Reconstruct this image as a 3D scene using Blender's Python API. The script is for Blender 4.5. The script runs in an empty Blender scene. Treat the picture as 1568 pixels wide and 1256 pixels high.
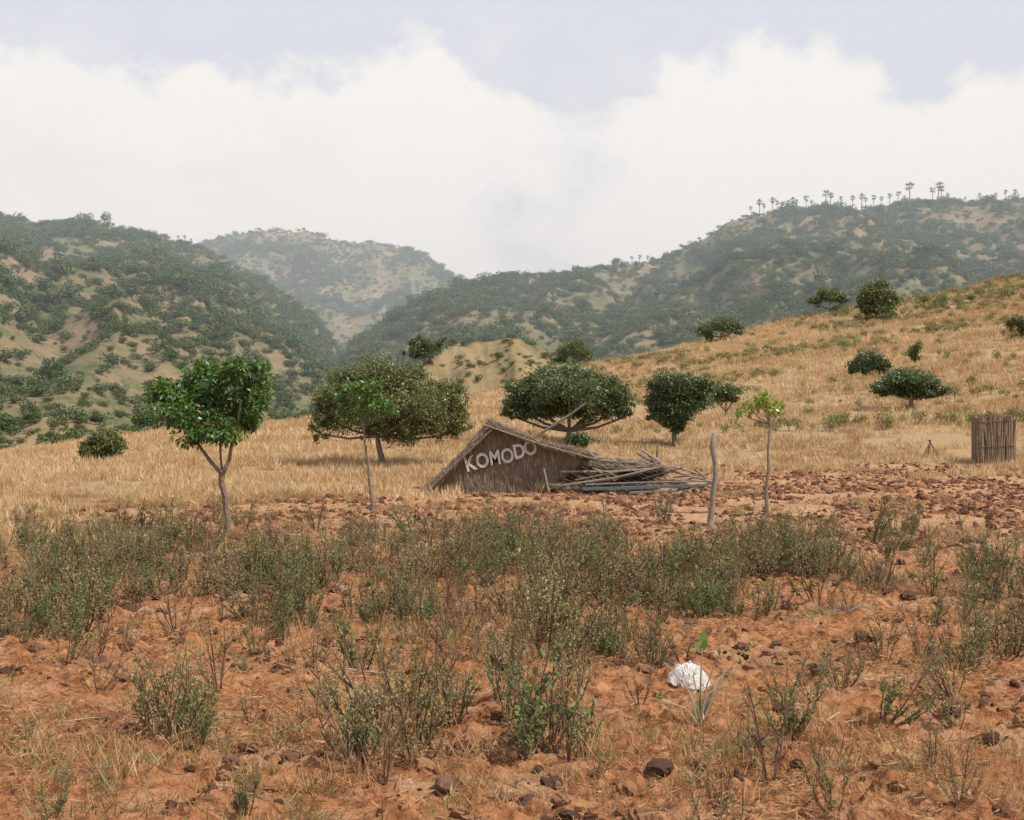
import bpy, math, random
import numpy as np
from mathutils import Vector
random.seed(7); R=np.random.default_rng(7)
scene=bpy.context.scene
F=2178.0; EYE=2.2; HY=640.0; CX=784.0
# ------------------------------------------------ noise
TAB=R.random((256,256))
def vn(x,y):
    x=np.asarray(x,float); y=np.asarray(y,float)
    xi=np.floor(x).astype(np.int64); yi=np.floor(y).astype(np.int64)
    fx=x-xi; fy=y-yi; fx=fx*fx*(3-2*fx); fy=fy*fy*(3-2*fy)
    a=TAB[xi&255,yi&255]; b=TAB[(xi+1)&255,yi&255]; c=TAB[xi&255,(yi+1)&255]; d=TAB[(xi+1)&255,(yi+1)&255]
    return (a*(1-fx)+b*fx)*(1-fy)+(c*(1-fx)+d*fx)*fy
def fbm(x,y,o=4,g=0.5):
    s=0;a=1;t=0
    for i in range(o):
        s=s+a*vn(x*2**i+17.3*i,y*2**i+9.1*i); t+=a; a*=g
    return s/t-0.5
def sstep(a,b,x):
    t=np.clip((x-a)/(b-a),0,1); return t*t*(3-2*t)
# ------------------------------------------------ terrain
def tab(l): 
    l=np.array(l,float); return l[:,0],l[:,1],l[:,2]
FIELD=tab([(-600,705,80),(0,700,82),(150,678,88),(300,656,92),(470,644,98),(600,626,105),(720,608,112),(800,586,125),(860,572,135),(950,553,150),(1100,518,165),(1200,494,170),(1280,480,172),(1380,462,175),(1568,424,180),(2200,370,190)])
RIDGES=[ # table, foot, power
 (tab([(-1500,250,900),(-600,300,850),(0,332,800),(60,342,800),(150,340,820),(200,356,830),(250,366,840),(300,382,850),(350,402,840),(420,446,800),(480,486,760),(510,525,720),(540,600,700),(600,680,650),(700,700,600)]),230,0.85),
 (tab([(-200,420,1500),(200,400,1500),(300,378,1450),(350,361,1450),(400,357,1450),(470,355,1450),(520,368,1450),(600,376,1430),(640,388,1400),(690,417,1380),(720,434,1350),(800,470,1300),(1000,520,1300)]),850,0.9),
 (tab([(400,700,600),(480,610,650),(510,552,680),(560,516,700),(620,474,720),(660,455,740),(720,436,760),(780,427,780),(850,423,800),(900,411,820),(1000,399,850),(1100,410,850),(1300,450,800),(1500,500,800)]),330,0.85),
 (tab([(850,640,800),(900,560,850),(960,440,880),(1000,402,900),(1040,384,900),(1080,365,900),(1110,345,900),(1150,334,900),(1200,327,900),(1300,320,900),(1400,315,900),(1500,311,900),(1568,312,900),(2000,300,900),(2800,330,900)]),380,0.8),
 (tab([(560,640,240),(620,588,240),(650,556,245),(690,530,255),(720,522,258),(760,526,260),(790,522,260),(830,530,262),(870,546,262),(930,570,265),(1010,620,265)]),175,0.8),
]
def height(x,y,detail=True):
    x=np.asarray(x,float);y=np.asarray(y,float)
    r=np.hypot(x,y); th0=np.arctan2(x,y); th=np.clip(th0,-0.87,0.87)
    u=CX+F*np.tan(th); d=r*np.cos(th)
    back=1-sstep(1.6,2.5,np.abs(th0))
    yc=np.interp(u,FIELD[0],FIELD[1]); dc=np.interp(u,FIELD[0],FIELD[2])
    zc=EYE+(HY-yc)/F*dc
    t=np.clip((d-50)/(dc-50),0,1)
    h=zc*t**1.25
    h=h+fbm(x/14,y/14,3)*1.1*sstep(45,80,d)*sstep(0,6,zc)
    fall=sstep(0,1,(d-dc)/95.)
    h=h*(1-fall)+(-10)*fall
    for ri,(T,foot,p) in enumerate(RIDGES):
        ry=np.interp(u,T[0],T[1]); rd=np.interp(u,T[0],T[2]); rz=EYE+(HY-ry)/F*rd
        t=np.clip((d-foot)/(rd-foot),0,1)
        H=-10+(rz+10)*t**p
        am=np.clip((rz+10)/110.,0,1)
        wx=x+60*fbm(x/150,y/150+5,2); 
        g=1-2*np.abs(fbm(wx/75+foot,y/260.,4))*2.2
        H=H-am*26*np.clip(1-g,0,2)*np.sin(np.pi*np.clip(t,0,1))**0.7
        H=H+am*18*fbm(x/45,y/45+foot,4,.6)*np.clip(t*(1.15-t)*3,0,1)
        if ri==4: H=H+6*fbm(x/11,y/30,5,.65)*np.clip(t*2,0,1)
        H=H-np.clip(d-rd,0,None)*0.3
        H=np.where(d<foot,-50,H)
        h=np.maximum(h,H)
    h=h*back
    if detail:
        near=1-sstep(50,90,d)
        h=h+near*(fbm(x/2.2,y/2.2,3)*0.22)
        soil=1-grassmask(x,y)
        nn=1-.55*sstep(20,30,d)
        c=np.clip(fbm(x/0.33+3,y/0.33,4,0.6)+0.02,0,1)
        c2=np.clip(fbm(x/0.16+8,y/0.16+3,3,0.6)+0.0,0,1)
        h=h+near*nn*(c*(0.05+0.24*soil)+c2*.17*soil)
    return h
def grassmask(x,y):
    r=np.hypot(x,y)
    th=np.clip(np.arctan2(x,y),-0.87,0.87); u=CX+F*np.tan(th); d=r*np.cos(th)
    edge=np.interp(u,[-400,0,250,420,600,900,1200,1568,2200],[27,27,30,36,43,47,52,56,60])
    n=fbm(x/5,y/5,5,.6)
    return sstep(-5,6,d-edge+n*26)
def gat(px,py):
    d=np.concatenate([np.arange(5,300,0.25),np.arange(300,1700,2.0)])
    x=(px-CX)/F*d; z=height(x,d,False); yy=HY-(z-EYE)/d*F
    k=np.argmax(yy<=py)
    if yy[k]>py: k=int(np.argmin(yy))
    return Vector((x[k],d[k],float(height(x[k],d[k]))))
# ------------------------------------------------ materials
def newmat(name):
    m=bpy.data.materials.new(name); m.use_nodes=True; nt=m.node_tree; nt.nodes.clear()
    o=nt.nodes.new('ShaderNodeOutputMaterial'); return m,nt,o
def N(nt,t,**k):
    n=nt.nodes.new(t)
    for a,b in k.items(): setattr(n,a,b)
    return n
def noise(nt,scale,detail=4,rough=0.55,vec=None):
    n=N(nt,'ShaderNodeTexNoise'); n.inputs['Scale'].default_value=scale; n.inputs['Detail'].default_value=detail; n.inputs['Roughness'].default_value=rough
    if vec is not None: nt.links.new(vec,n.inputs['Vector'])
    return n.outputs['Fac']
def ramp(nt,fac,stops):
    r=N(nt,'ShaderNodeValToRGB'); e=r.color_ramp.elements
    e[0].position=stops[0][0]; e[0].color=(*stops[0][1],1); e[1].position=stops[-1][0]; e[1].color=(*stops[-1][1],1)
    for p,c in stops[1:-1]:
        q=e.new(p); q.color=(*c,1)
    nt.links.new(fac,r.inputs['Fac']); return r.outputs['Color']
def mixc(nt,fac,a,b,bt='MIX'):
    m=N(nt,'ShaderNodeMix',data_type='RGBA',blend_type=bt)
    for s,v in ((m.inputs[0],fac),(m.inputs[6],a),(m.inputs[7],b)):
        if isinstance(v,(int,float)): s.default_value=v
        elif isinstance(v,tuple): s.default_value=(*v,1)
        else: nt.links.new(v,s)
    return m.outputs[2]
def math_(nt,op,a,b=0.0,clamp=False):
    m=N(nt,'ShaderNodeMath',operation=op); m.use_clamp=clamp
    for s,v in ((m.inputs[0],a),(m.inputs[1],b)):
        if isinstance(v,(int,float)): s.default_value=v
        else: nt.links.new(v,s)
    return m.outputs[0]
def leafmat(name,c1,c2,c3=None,trans=0.25,pscale=1.2):
    m,nt,o=newmat(name)
    oi=N(nt,'ShaderNodeObjectInfo'); g=N(nt,'ShaderNodeNewGeometry')
    ns=noise(nt,pscale,2,0.6,g.outputs['Position'])
    ns=math_(nt,'ADD',math_(nt,'MULTIPLY',math_(nt,'SUBTRACT',ns,0.5),1.8),0.5)
    f=math_(nt,'ADD',math_(nt,'MULTIPLY',oi.outputs['Random'],0.45),math_(nt,'MULTIPLY',ns,0.55),True)
    rp=g.outputs['Random Per Island']
    f=math_(nt,'ADD',math_(nt,'MULTIPLY',f,0.65),math_(nt,'MULTIPLY',rp,0.35),True)
    st=[(0.15,c1),(0.6,c2)]+([(0.92,c3)] if c3 else [])
    if not c3: st[-1]=(0.8,c2)
    col=ramp(nt,f,st)
    d=N(nt,'ShaderNodeBsdfDiffuse')
    nt.links.new(col,d.inputs['Color'])
    t=N(nt,'ShaderNodeBsdfTranslucent'); nt.links.new(col,t.inputs['Color'])
    x=N(nt,'ShaderNodeMixShader'); x.inputs[0].default_value=trans
    nt.links.new(d.outputs[0],x.inputs[1]); nt.links.new(t.outputs[0],x.inputs[2])
    if name.startswith('broad') or name.startswith('yellow') or name.startswith('acacia'):
        gl=N(nt,'ShaderNodeBsdfGlossy'); gl.inputs['Roughness'].default_value=.42; gl.inputs['Color'].default_value=(.9,.95,1,1)
        x2=N(nt,'ShaderNodeMixShader'); x2.inputs[0].default_value=.035 if name.startswith('acacia') else .06
        nt.links.new(x.outputs[0],x2.inputs[1]); nt.links.new(gl.outputs[0],x2.inputs[2]); x=x2
    nt.links.new(x.outputs[0],o.inputs[0])
    return m
def plainmat(name,c1,c2,scale=8,rough=0.85,bump=0.3,stretch=None,orand=0.0):
    m,nt,o=newmat(name)
    tc=N(nt,'ShaderNodeTexCoord'); vec=tc.outputs['Object']
    if stretch:
        mp=N(nt,'ShaderNodeMapping'); mp.inputs['Scale'].default_value=stretch; nt.links.new(vec,mp.inputs['Vector']); vec=mp.outputs[0]
    n=noise(nt,scale,5,0.6,vec); g=N(nt,'ShaderNodeNewGeometry')
    f=math_(nt,'ADD',math_(nt,'MULTIPLY',n,0.7),math_(nt,'MULTIPLY',g.outputs['Random Per Island'],0.35),True)
    if orand:
        oi=N(nt,'ShaderNodeObjectInfo'); f=math_(nt,'ADD',f,math_(nt,'MULTIPLY',math_(nt,'SUBTRACT',oi.outputs['Random'],.5),orand),True)
    col=ramp(nt,f,[(0.3,c1),(0.75,c2)])
    d=N(nt,'ShaderNodeBsdfPrincipled'); d.inputs['Roughness'].default_value=rough; d.inputs['Specular IOR Level'].default_value=0.2
    nt.links.new(col,d.inputs['Base Color'])
    if bump:
        b=N(nt,'ShaderNodeBump'); b.inputs['Strength'].default_value=bump; b.inputs['Distance'].default_value=0.03
        nt.links.new(n,b.inputs['Height']); nt.links.new(b.outputs[0],d.inputs['Normal'])
    nt.links.new(d.outputs[0],o.inputs[0]); return m
def terrainmat():
    m,nt,o=newmat('terrain_soil_and_grass')
    g=N(nt,'ShaderNodeNewGeometry'); P=g.outputs['Position']
    ag=N(nt,'ShaderNodeAttribute'); ag.attribute_name='grass'; ah=N(nt,'ShaderNodeAttribute'); ah.attribute_name='hill'; ap=N(nt,'ShaderNodeAttribute'); ap.attribute_name='pale'
    n2=noise(nt,5,6,0.7,P); n3=noise(nt,28,5,0.75,P); n4=noise(nt,1.1,5,0.65,P); n5=noise(nt,11,5,.7,P)
    soil=ramp(nt,n2,[(0.3,(0.16,0.064,0.030)),(0.48,(0.37,0.16,0.072)),(0.6,(0.48,0.235,0.112)),(0.74,(0.58,0.34,0.185))])
    pale=ramp(nt,n3,[(0.3,(0.29,0.155,0.08)),(0.5,(0.53,0.33,0.19)),(0.7,(0.72,0.53,0.35))])
    f1=math_(nt,'ADD',math_(nt,'MULTIPLY',math_(nt,'SUBTRACT',n4,0.51),6,True),math_(nt,'MULTIPLY',ap.outputs['Fac'],.8),True)
    soil=mixc(nt,math_(nt,'MULTIPLY',f1,0.75),soil,pale)
    f2=math_(nt,'MULTIPLY',math_(nt,'SUBTRACT',n5,0.53),10,True)
    soil=mixc(nt,math_(nt,'MULTIPLY',f2,0.7),soil,(0.095,0.050,0.030))
    straw=ramp(nt,n3,[(0.32,(0.24,0.155,0.085)),(0.55,(0.42,0.29,0.165)),(0.75,(0.56,0.42,0.26))])
    col=mixc(nt,ag.outputs['Fac'],soil,straw)
    h1=noise(nt,0.022,6,0.7,P); h2=noise(nt,0.12,6,0.75,P); h3=noise(nt,.35,4,.8,P)
    hs=ramp(nt,h2,[(0.3,(0.12,0.105,0.055)),(0.5,(0.26,0.185,0.115)),(0.7,(0.42,0.275,0.18))])
    hg=ramp(nt,h3,[(0.35,(0.065,0.085,0.038)),(0.65,(0.18,0.165,0.085))])
    hf=math_(nt,'MULTIPLY',math_(nt,'SUBTRACT',math_(nt,'ADD',math_(nt,'MULTIPLY',h1,.5),math_(nt,'MULTIPLY',h2,.5)),0.45),12,True)
    hc=mixc(nt,hf,hs,hg)
    col=mixc(nt,ah.outputs['Fac'],col,hc)
    d=N(nt,'ShaderNodeBsdfDiffuse')
    nt.links.new(col,d.inputs['Color'])
    b=N(nt,'ShaderNodeBump'); b.inputs['Strength'].default_value=1.0; b.inputs['Distance'].default_value=0.08
    nt.links.new(math_(nt,'ADD',n2,math_(nt,'ADD',math_(nt,'MULTIPLY',n3,0.4),math_(nt,'MULTIPLY',n5,.6))),b.inputs['Height']); nt.links.new(b.outputs[0],d.inputs['Normal'])
    nt.links.new(d.outputs[0],o.inputs[0]); return m
# ------------------------------------------------ mesh builder (quads)
class QB:
    def __init__(s): s.v=[];s.f=[];s.m=[];s.n=0
    def add(s,V,Fc,mat=0):
        V=np.asarray(V,float).reshape(-1,3); Fc=np.asarray(Fc,np.int64).reshape(-1,4)
        s.v.append(V); s.f.append(Fc+s.n); s.m.append(np.full(len(Fc),mat)); s.n+=len(V)
    def tube(s,pts,rad,n=7,mat=0,cap=True):
        pts=[np.array(p,float) for p in pts]; rad=list(rad)
        if cap:
            pts=[pts[0]]+pts+[pts[-1]]; rad=[1e-4]+rad+[1e-4]
        V=[]; K=len(pts)
        for i,p in enumerate(pts):
            a=pts[max(i-1,0)]; b=pts[min(i+1,K-1)]; t=b-a; t=t/(np.linalg.norm(t)+1e-9)
            r=np.array([1,0,0]) if abs(t[0])<0.8 else np.array([0,1,0])
            e1=np.cross(t,r); e1/=np.linalg.norm(e1); e2=np.cross(t,e1)
            for k in range(n):
                an=2*math.pi*k/n; V.append(p+rad[i]*(math.cos(an)*e1+math.sin(an)*e2))
        Fc=[(i*n+k,i*n+(k+1)%n,(i+1)*n+(k+1)%n,(i+1)*n+k) for i in range(K-1) for k in range(n)]
        s.add(V,Fc,mat)
    def leaves(s,C,D,L,W,mat=0,nrm=None):
        C=np.asarray(C,float); n=len(C)
        if n==0: return
        D=np.asarray(D,float); D=D/(np.linalg.norm(D,axis=1,keepdims=True)+1e-9)
        Q=R.normal(size=(n,3)) if nrm is None else np.asarray(nrm,float)+0*D
        S=np.cross(D,Q); S/= (np.linalg.norm(S,axis=1,keepdims=True)+1e-9)
        L=np.broadcast_to(np.asarray(L,float),(n,))[:,None]; W=np.broadcast_to(np.asarray(W,float),(n,))[:,None]
        V=np.stack([C-D*L/2,C+S*W/2,C+D*L/2,C-S*W/2],1).reshape(-1,3)
        s.add(V,np.arange(4*n).reshape(-1,4),mat)
    def box(s,a,b,w,h,mat=0):
        a=np.array(a,float);b=np.array(b,float);t=b-a;t/=np.linalg.norm(t)
        e1=np.cross(t,[0,0,1.]);e1/=np.linalg.norm(e1);e2=np.cross(e1,t)
        V=[p+sx*e1*w/2+sz*e2*h/2 for p in (a,b) for sx,sz in((-1,-1),(1,-1),(1,1),(-1,1))]
        s.add(V,[(0,1,2,3),(7,6,5,4),(0,4,5,1),(1,5,6,2),(2,6,7,3),(3,7,4,0)],mat)
    def mesh(s,name,mats,smooth=False):
        V=np.concatenate(s.v);Fc=np.concatenate(s.f);M=np.concatenate(s.m)
        me=bpy.data.meshes.new(name); me.vertices.add(len(V)); me.vertices.foreach_set('co',V.astype(np.float32).ravel())
        me.loops.add(Fc.size); me.loops.foreach_set('vertex_index',Fc.astype(np.int32).ravel())
        me.polygons.add(len(Fc)); me.polygons.foreach_set('loop_start',(np.arange(len(Fc))*4).astype(np.int32))
        for mt in mats: me.materials.append(mt)
        me.polygons.foreach_set('material_index',M.astype(np.int32))
        me.polygons.foreach_set('use_smooth',np.full(len(Fc),smooth))
        me.update(calc_edges=True); return me
def obj(name,me,loc=(0,0,0),parent=None,link=True):
    o=bpy.data.objects.new(name,me); o.location=loc
    if link: scene.collection.objects.link(o)
    if parent: o.parent=parent
    return o
# ------------------------------------------------ terrain mesh
th=np.concatenate([np.linspace(-math.pi,-0.62,50)[:-1],np.linspace(-0.62,-0.40,40)[:-1],np.linspace(-0.40,0.40,700)[:-1],np.linspace(0.40,0.62,40)[:-1],np.linspace(0.62,math.pi,50)])
rr=np.concatenate([np.geomspace(0.4,5,12)[:-1],np.geomspace(5,45,640)[:-1],np.geomspace(45,3600,600)])
split=int(np.argmin(abs(rr-205)))
TM=terrainmat()
def tmesh(name,r):
    A,B_=np.meshgrid(th,r); X=B_*np.sin(A); Y=B_*np.cos(A)
    Z=height(X.ravel(),Y.ravel()); n=len(th)
    V=np.stack([X.ravel(),Y.ravel(),Z],1)
    i=np.arange((len(r)-1))[:,None]*n; j=np.arange(n-1)[None,:]
    a=(i+j).ravel(); Fc=np.stack([a,a+1,a+n+1,a+n],1)[:,::-1]
    q=QB(); q.add(V,Fc); me=q.mesh(name,[TM],True)
    g=grassmask(V[:,0],V[:,1]); at=me.attributes.new('grass','FLOAT','POINT'); at.data.foreach_set('value',g.astype(np.float32))
    d=np.hypot(V[:,0],V[:,1]); hl=sstep(190,260,d+30*fbm(V[:,0]/20,V[:,1]/20,3))*.999
    u=CX+F*V[:,0]/np.maximum(V[:,1],1); hl=np.where((d<300)&(u>560)&(u<1000),hl*(.55+.9*np.clip(fbm(V[:,0]/9,V[:,1]/14,4,.65)+.2,0,.5)),hl)
    at=me.attributes.new('hill','FLOAT','POINT'); at.data.foreach_set('value',hl.astype(np.float32))
    at=me.attributes.new('pale','FLOAT','POINT'); at.data.foreach_set('value',(sstep(19,30,d)*1.0).astype(np.float32))
    return obj(name,me)
tmesh('ground',rr[:split+1]); tmesh('hills',rr[split:])
# ------------------------------------------------ scatter
def scatter(name,srcs,pos,rot,scl):
    n=len(pos)
    col=bpy.data.collections.new(name+'_kinds')
    for s in srcs: col.objects.link(s)
    me=bpy.data.meshes.new(name); me.vertices.add(n); me.vertices.foreach_set('co',np.asarray(pos,np.float32).ravel())
    a=me.attributes.new('rot','FLOAT_VECTOR','POINT'); a.data.foreach_set('vector',np.asarray(rot,np.float32).ravel())
    a=me.attributes.new('scl','FLOAT_VECTOR','POINT'); a.data.foreach_set('vector',np.asarray(scl,np.float32).ravel())
    a=me.attributes.new('idx','INT','POINT'); a.data.foreach_set('value',R.integers(0,len(srcs),n).astype(np.int32))
    o=obj(name,me)
    ng=bpy.data.node_groups.new(name,'GeometryNodeTree')
    ng.interface.new_socket('Geometry',in_out='INPUT',socket_type='NodeSocketGeometry'); ng.interface.new_socket('Geometry',in_out='OUTPUT',socket_type='NodeSocketGeometry')
    gi=ng.nodes.new('NodeGroupInput'); go=ng.nodes.new('NodeGroupOutput')
    ci=ng.nodes.new('GeometryNodeCollectionInfo'); ci.inputs['Collection'].default_value=col; ci.inputs['Separate Children'].default_value=True; ci.inputs['Reset Children'].default_value=True
    ip=ng.nodes.new('GeometryNodeInstanceOnPoints'); ip.inputs['Pick Instance'].default_value=True
    def na(nm,t):
        k=ng.nodes.new('GeometryNodeInputNamedAttribute'); k.data_type=t; k.inputs['Name'].default_value=nm
        return next(s for s in k.outputs if s.enabled and s.name=='Attribute')
    er=ng.nodes.new('FunctionNodeEulerToRotation')
    L=ng.links.new
    L(gi.outputs[0],ip.inputs['Points']); L(ci.outputs[0],ip.inputs['Instance']); L(na('idx','INT'),ip.inputs['Instance Index'])
    L(na('rot','FLOAT_VECTOR'),er.inputs[0]); L(er.outputs[0],ip.inputs['Rotation']); L(na('scl','FLOAT_VECTOR'),ip.inputs['Scale'])
    L(ip.outputs[0],go.inputs[0])
    md=o.modifiers.new('instances','NODES'); md.node_group=ng
    return o
def samp(n,d0,d1,amax=0.42):
    d=np.sqrt(R.random(n)*(d1*d1-d0*d0)+d0*d0); a=(R.random(n)*2-1)*amax
    return d*np.sin(a),d*np.cos(a)
def srot(n,tilt=0.15): return np.stack([R.normal(size=n)*tilt,R.normal(size=n)*tilt,R.random(n)*6.283],1)
def uni(n,lo,hi): return lo+(hi-lo)*R.random(n)
def ndir(n,up=0.0):
    v=R.normal(size=(n,3)); v/=np.linalg.norm(v,axis=1,keepdims=True); v[:,2]+=up; return v
# materials
bark=plainmat('bark',(0.10,0.08,0.062),(0.26,0.21,0.165),14,0.9,0.6)
barkred=plainmat('bark_reddish',(0.11,0.07,0.05),(0.26,0.19,0.145),14,0.9,0.5)
M_far=leafmat('hill_foliage',(0.06,0.10,0.048),(0.12,0.155,0.065),(0.23,0.215,0.105),0.12,0.02)
M_broad=leafmat('broadleaf_foliage',(0.05,0.115,0.016),(0.12,0.22,0.032),(0.26,0.35,0.065),0.33,1.5)
M_yel=leafmat('yellow_leaf_foliage',(0.15,0.25,0.03),(0.30,0.38,0.06),(0.48,0.48,0.12),0.4,2)
M_ac=leafmat('acacia_foliage',(0.075,0.10,0.03),(0.155,0.175,0.055),(0.29,0.28,0.11),0.25,0.8)
M_acd=leafmat('acacia_dark_foliage',(0.055,0.09,0.032),(0.115,0.155,0.06),(0.21,0.235,0.095),0.22,0.7)
M_weed=leafmat('weed_leaves',(0.15,0.14,0.055),(0.28,0.26,0.115),(0.46,0.41,0.23),0.22,2)
M_weedg=leafmat('weed_green_leaves',(0.09,0.13,0.045),(0.18,0.225,0.09),(0.35,0.36,0.20),0.22,2)
M_weedb=leafmat('weed_dry_leaves',(0.18,0.10,0.05),(0.34,0.21,0.105),(0.50,0.36,0.20),0.2,2)
M_straw=leafmat('dry_grass_straw',(0.35,0.21,0.105),(0.60,0.42,0.23),(0.82,0.65,0.42),0.22,0.12)
M_strawr=leafmat('dry_grass_reddish',(0.26,0.135,0.065),(0.46,0.27,0.135),(0.68,0.48,0.28),0.25,0.7)
M_stem=plainmat('weed_stem',(0.08,0.048,0.032),(0.23,0.145,0.09),20,0.9,0)
# ---- far bushes
def bushT(k,mat,nl=420,ls=0.2,lobes=5):
    q=QB()
    for i in range(lobes):
        c=np.array([R.normal()*0.42,R.normal()*0.42,0.4+R.random()*0.45]); r=0.38+0.3*R.random()
        m=nl//lobes; D=ndir(m,0.25); C=c+D*r*np.array([1,1,0.8])*uni(m,0.6,1.05)[:,None]
        q.leaves(C,ndir(m),ls*uni(m,0.6,1.3),ls*uni(m,0.5,1.0),0,D+0.6*R.normal(size=(m,3)))
    q.tube([(0,0,-0.4),(0.03,0,0.3),(0,0.05,0.7)],[0.07,0.05,0.02],5,1,False)
    return obj('bush_kind%d'%k,q.mesh('bush_kind%d'%k,[mat,bark]),link=False)
x,y=samp(200000,225,1700,0.40)
dn=fbm(x/45,y/45,5,.6); 
d_=np.hypot(x,y); u_=CX+F*x/y
low=sstep(60,-5,height(x,y,False))
p=np.clip(0.58+dn*2.1+0.25*low,0.14,1)
tan=(u_>600)&(u_<980)&(d_<300); p=np.where(tan,np.clip(.55+3*fbm(x/9,y/9,3),.05,1),p)
p*=np.where(d_>1000,0.8,0.72)
k=R.random(len(x))<p; x,y=x[k],y[k]; z=height(x,y,False); n=len(x); tan=tan[k]
s=uni(n,0.8,2.5)*(1+0.8*(R.random(n)<0.10))*np.where(tan,0.35,np.interp(np.hypot(x,y),[230,300,500],[.45,.6,1]))*(0.8+0.5*np.clip(dn[k]+0.5,0,1))
scatter('hillside_trees',[bushT(i,M_far,300) for i in range(6)],np.stack([x,y,z],1),srot(n,0.05),np.stack([s*1.1,s*1.1,s*uni(n,0.75,1.15)],1))
# ---- ridge palms
def palmT(k):
    q=QB(); h=7.0
    q.tube([(0,0,-1),(0.1,0,h*0.5),(0,0.1,h)],[0.25,0.18,0.18],6,1,False)
    for i in range(34):
        D=ndir(1,0.15)[0]; D/=np.linalg.norm(D); c=np.array([0,0.1,h])+D*0.9
        s_=np.cross(D,[0,0,1.]); s_/=np.linalg.norm(s_)+1e-6
        q.leaves(np.repeat([c+D*0.45],5,0),np.array([D+s_*t for t in(-1,-.5,0,.5,1)]),1.5,0.35,0,np.repeat([np.cross(D,s_)],5,0))
    return obj('palm_kind%d'%k,q.mesh('palm_kind%d'%k,[M_far,bark]),link=False)
pl=[(1150,.8),(1163,1.3),(1183,1.25),(1190,1),(1197,.9),(1213,1.2),(1220,1.),(1234,1.2),(1265,1.5),(1272,1.3),(1288,.9),(1305,1.1),(1319,1.3),(1338,1.1),(1350,.9),(1375,1.1),(1384,.8),(1393,1.8),(1428,1.3),(1437,1.7),(1441,1.4),(1452,.8),(1478,.6),(1500,.8),(1512,.6),(1525,.7),(1540,.9),(1555,1.0),(968,.7),(980,.8),(992,.7),(273,.6),(283,.7),(293,.6),(118,.6),(1600,1),(1640,1.2),(1690,.9),(1170,.9),(1205,1),(1243,.8),(1325,.9),(1362,1)]
pos=[];sc=[]
for u,s in pl:
    D=np.linspace(600,1000,200); X=(u-CX)/F*D; Z=height(X,D,False); e=(Z-EYE)/D; i=int(np.argmax(e)); pos.append((X[i],D[i],Z[i]-0.3)); sc.append((s*1.0,s,s*.9))
scatter('distant_palm_trees',[palmT(i) for i in range(3)],np.array(pos),srot(len(pos),0.03),np.array(sc))
# ---- grass
def tuftT(k,mat,nb,h,spread,w,lean=0.35,nm='tuft'):
    q=QB(); a=R.random(nb)*6.283; r=spread*np.sqrt(R.random(nb)); c=np.stack([r*np.cos(a),r*np.sin(a),np.zeros(nb)],1)
    D=np.stack([R.normal(size=nb)*lean,R.normal(size=nb)*lean,np.ones(nb)],1); D/=np.linalg.norm(D,axis=1,keepdims=True)
    L=h*uni(nb,0.45,1.1); q.leaves(c+D*L[:,None]*0.48,D,L,w*uni(nb,0.6,1.3),0)
    nmn='%s_kind%d'%(nm,k); return obj(nmn,q.mesh(nmn,[mat]),link=False)
x,y=samp(105000,24,200,0.42); g=grassmask(x,y)
u_=CX+F*x/y; dc=np.interp(u_,FIELD[0],FIELD[2])
pr=g*(0.20+0.75*np.clip(0.5+3.2*fbm(x/5,y/5,4,.6),0,1))*np.where(y>dc+8,0,1)*np.where(y<60,1,0.65)
k=R.random(len(x))<pr; x,y=x[k],y[k]; n=len(x); z=height(x,y)-0.02
s=uni(n,0.55,1.35)*np.interp(y,[25,45,80,180],[0.6,0.9,1.15,1.35])
scatter('dry_grass_field',[tuftT(i,M_straw,46,0.42,0.34,0.022,0.35,'field_grass') for i in range(5)],np.stack([x,y,z],1),srot(n,0.05),np.stack([s,s,s*uni(n,0.45,1.15)],1))
x,y=samp(70000,5,46,0.44); pr=np.clip(0.05+1.8*fbm(x/1.8,y/1.8,4)+0.6*fbm(x/7,y/7,2),0.012,0.7)*np.where(y>28,0.7,1)*np.interp(y,[5,9,15],[.5,.7,1])
pr*=np.where((CX+F*x/y>900)&(y>26),0.45,1)
k=R.random(len(x))<pr; x,y=x[k],y[k]; n=len(x); s=uni(n,0.45,1.4)
scatter('dry_grass_tufts',[tuftT(i,M_strawr if i<5 else M_weed,28,0.19,0.13,0.006,0.6,'short_grass') for i in range(7)],np.stack([x,y,height(x,y)-0.015],1),srot(n,0.1),np.stack([s,s,s*uni(n,0.5,1.25)],1))
def litterT(k):
    q=QB(); nb=34; c=np.stack([R.normal(size=nb)*0.16,R.normal(size=nb)*0.16,uni(nb,0.005,0.05)],1)
    D=np.stack([R.normal(size=nb),R.normal(size=nb),R.normal(size=nb)*0.25],1); q.leaves(c,D,uni(nb,0.03,0.13),uni(nb,.005,.012),0,np.array([[0,0,1.]])+0.5*R.normal(size=(nb,3)))
    return obj('litter_kind%d'%k,q.mesh('litter_kind%d'%k,[M_strawr if k<2 else M_weedb]),link=False)
x,y=samp(9000,5,30,0.44); k=R.random(len(x))<np.clip(0.30+1.8*fbm(x/2,y/2+9,3),0.03,1); x,y=x[k],y[k]; n=len(x)
scatter('straw_litter',[litterT(i) for i in range(6)],np.stack([x,y,height(x,y)],1),srot(n,0.05),np.full((n,3),1.0)*uni(n,0.7,1.5)[:,None])
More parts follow.
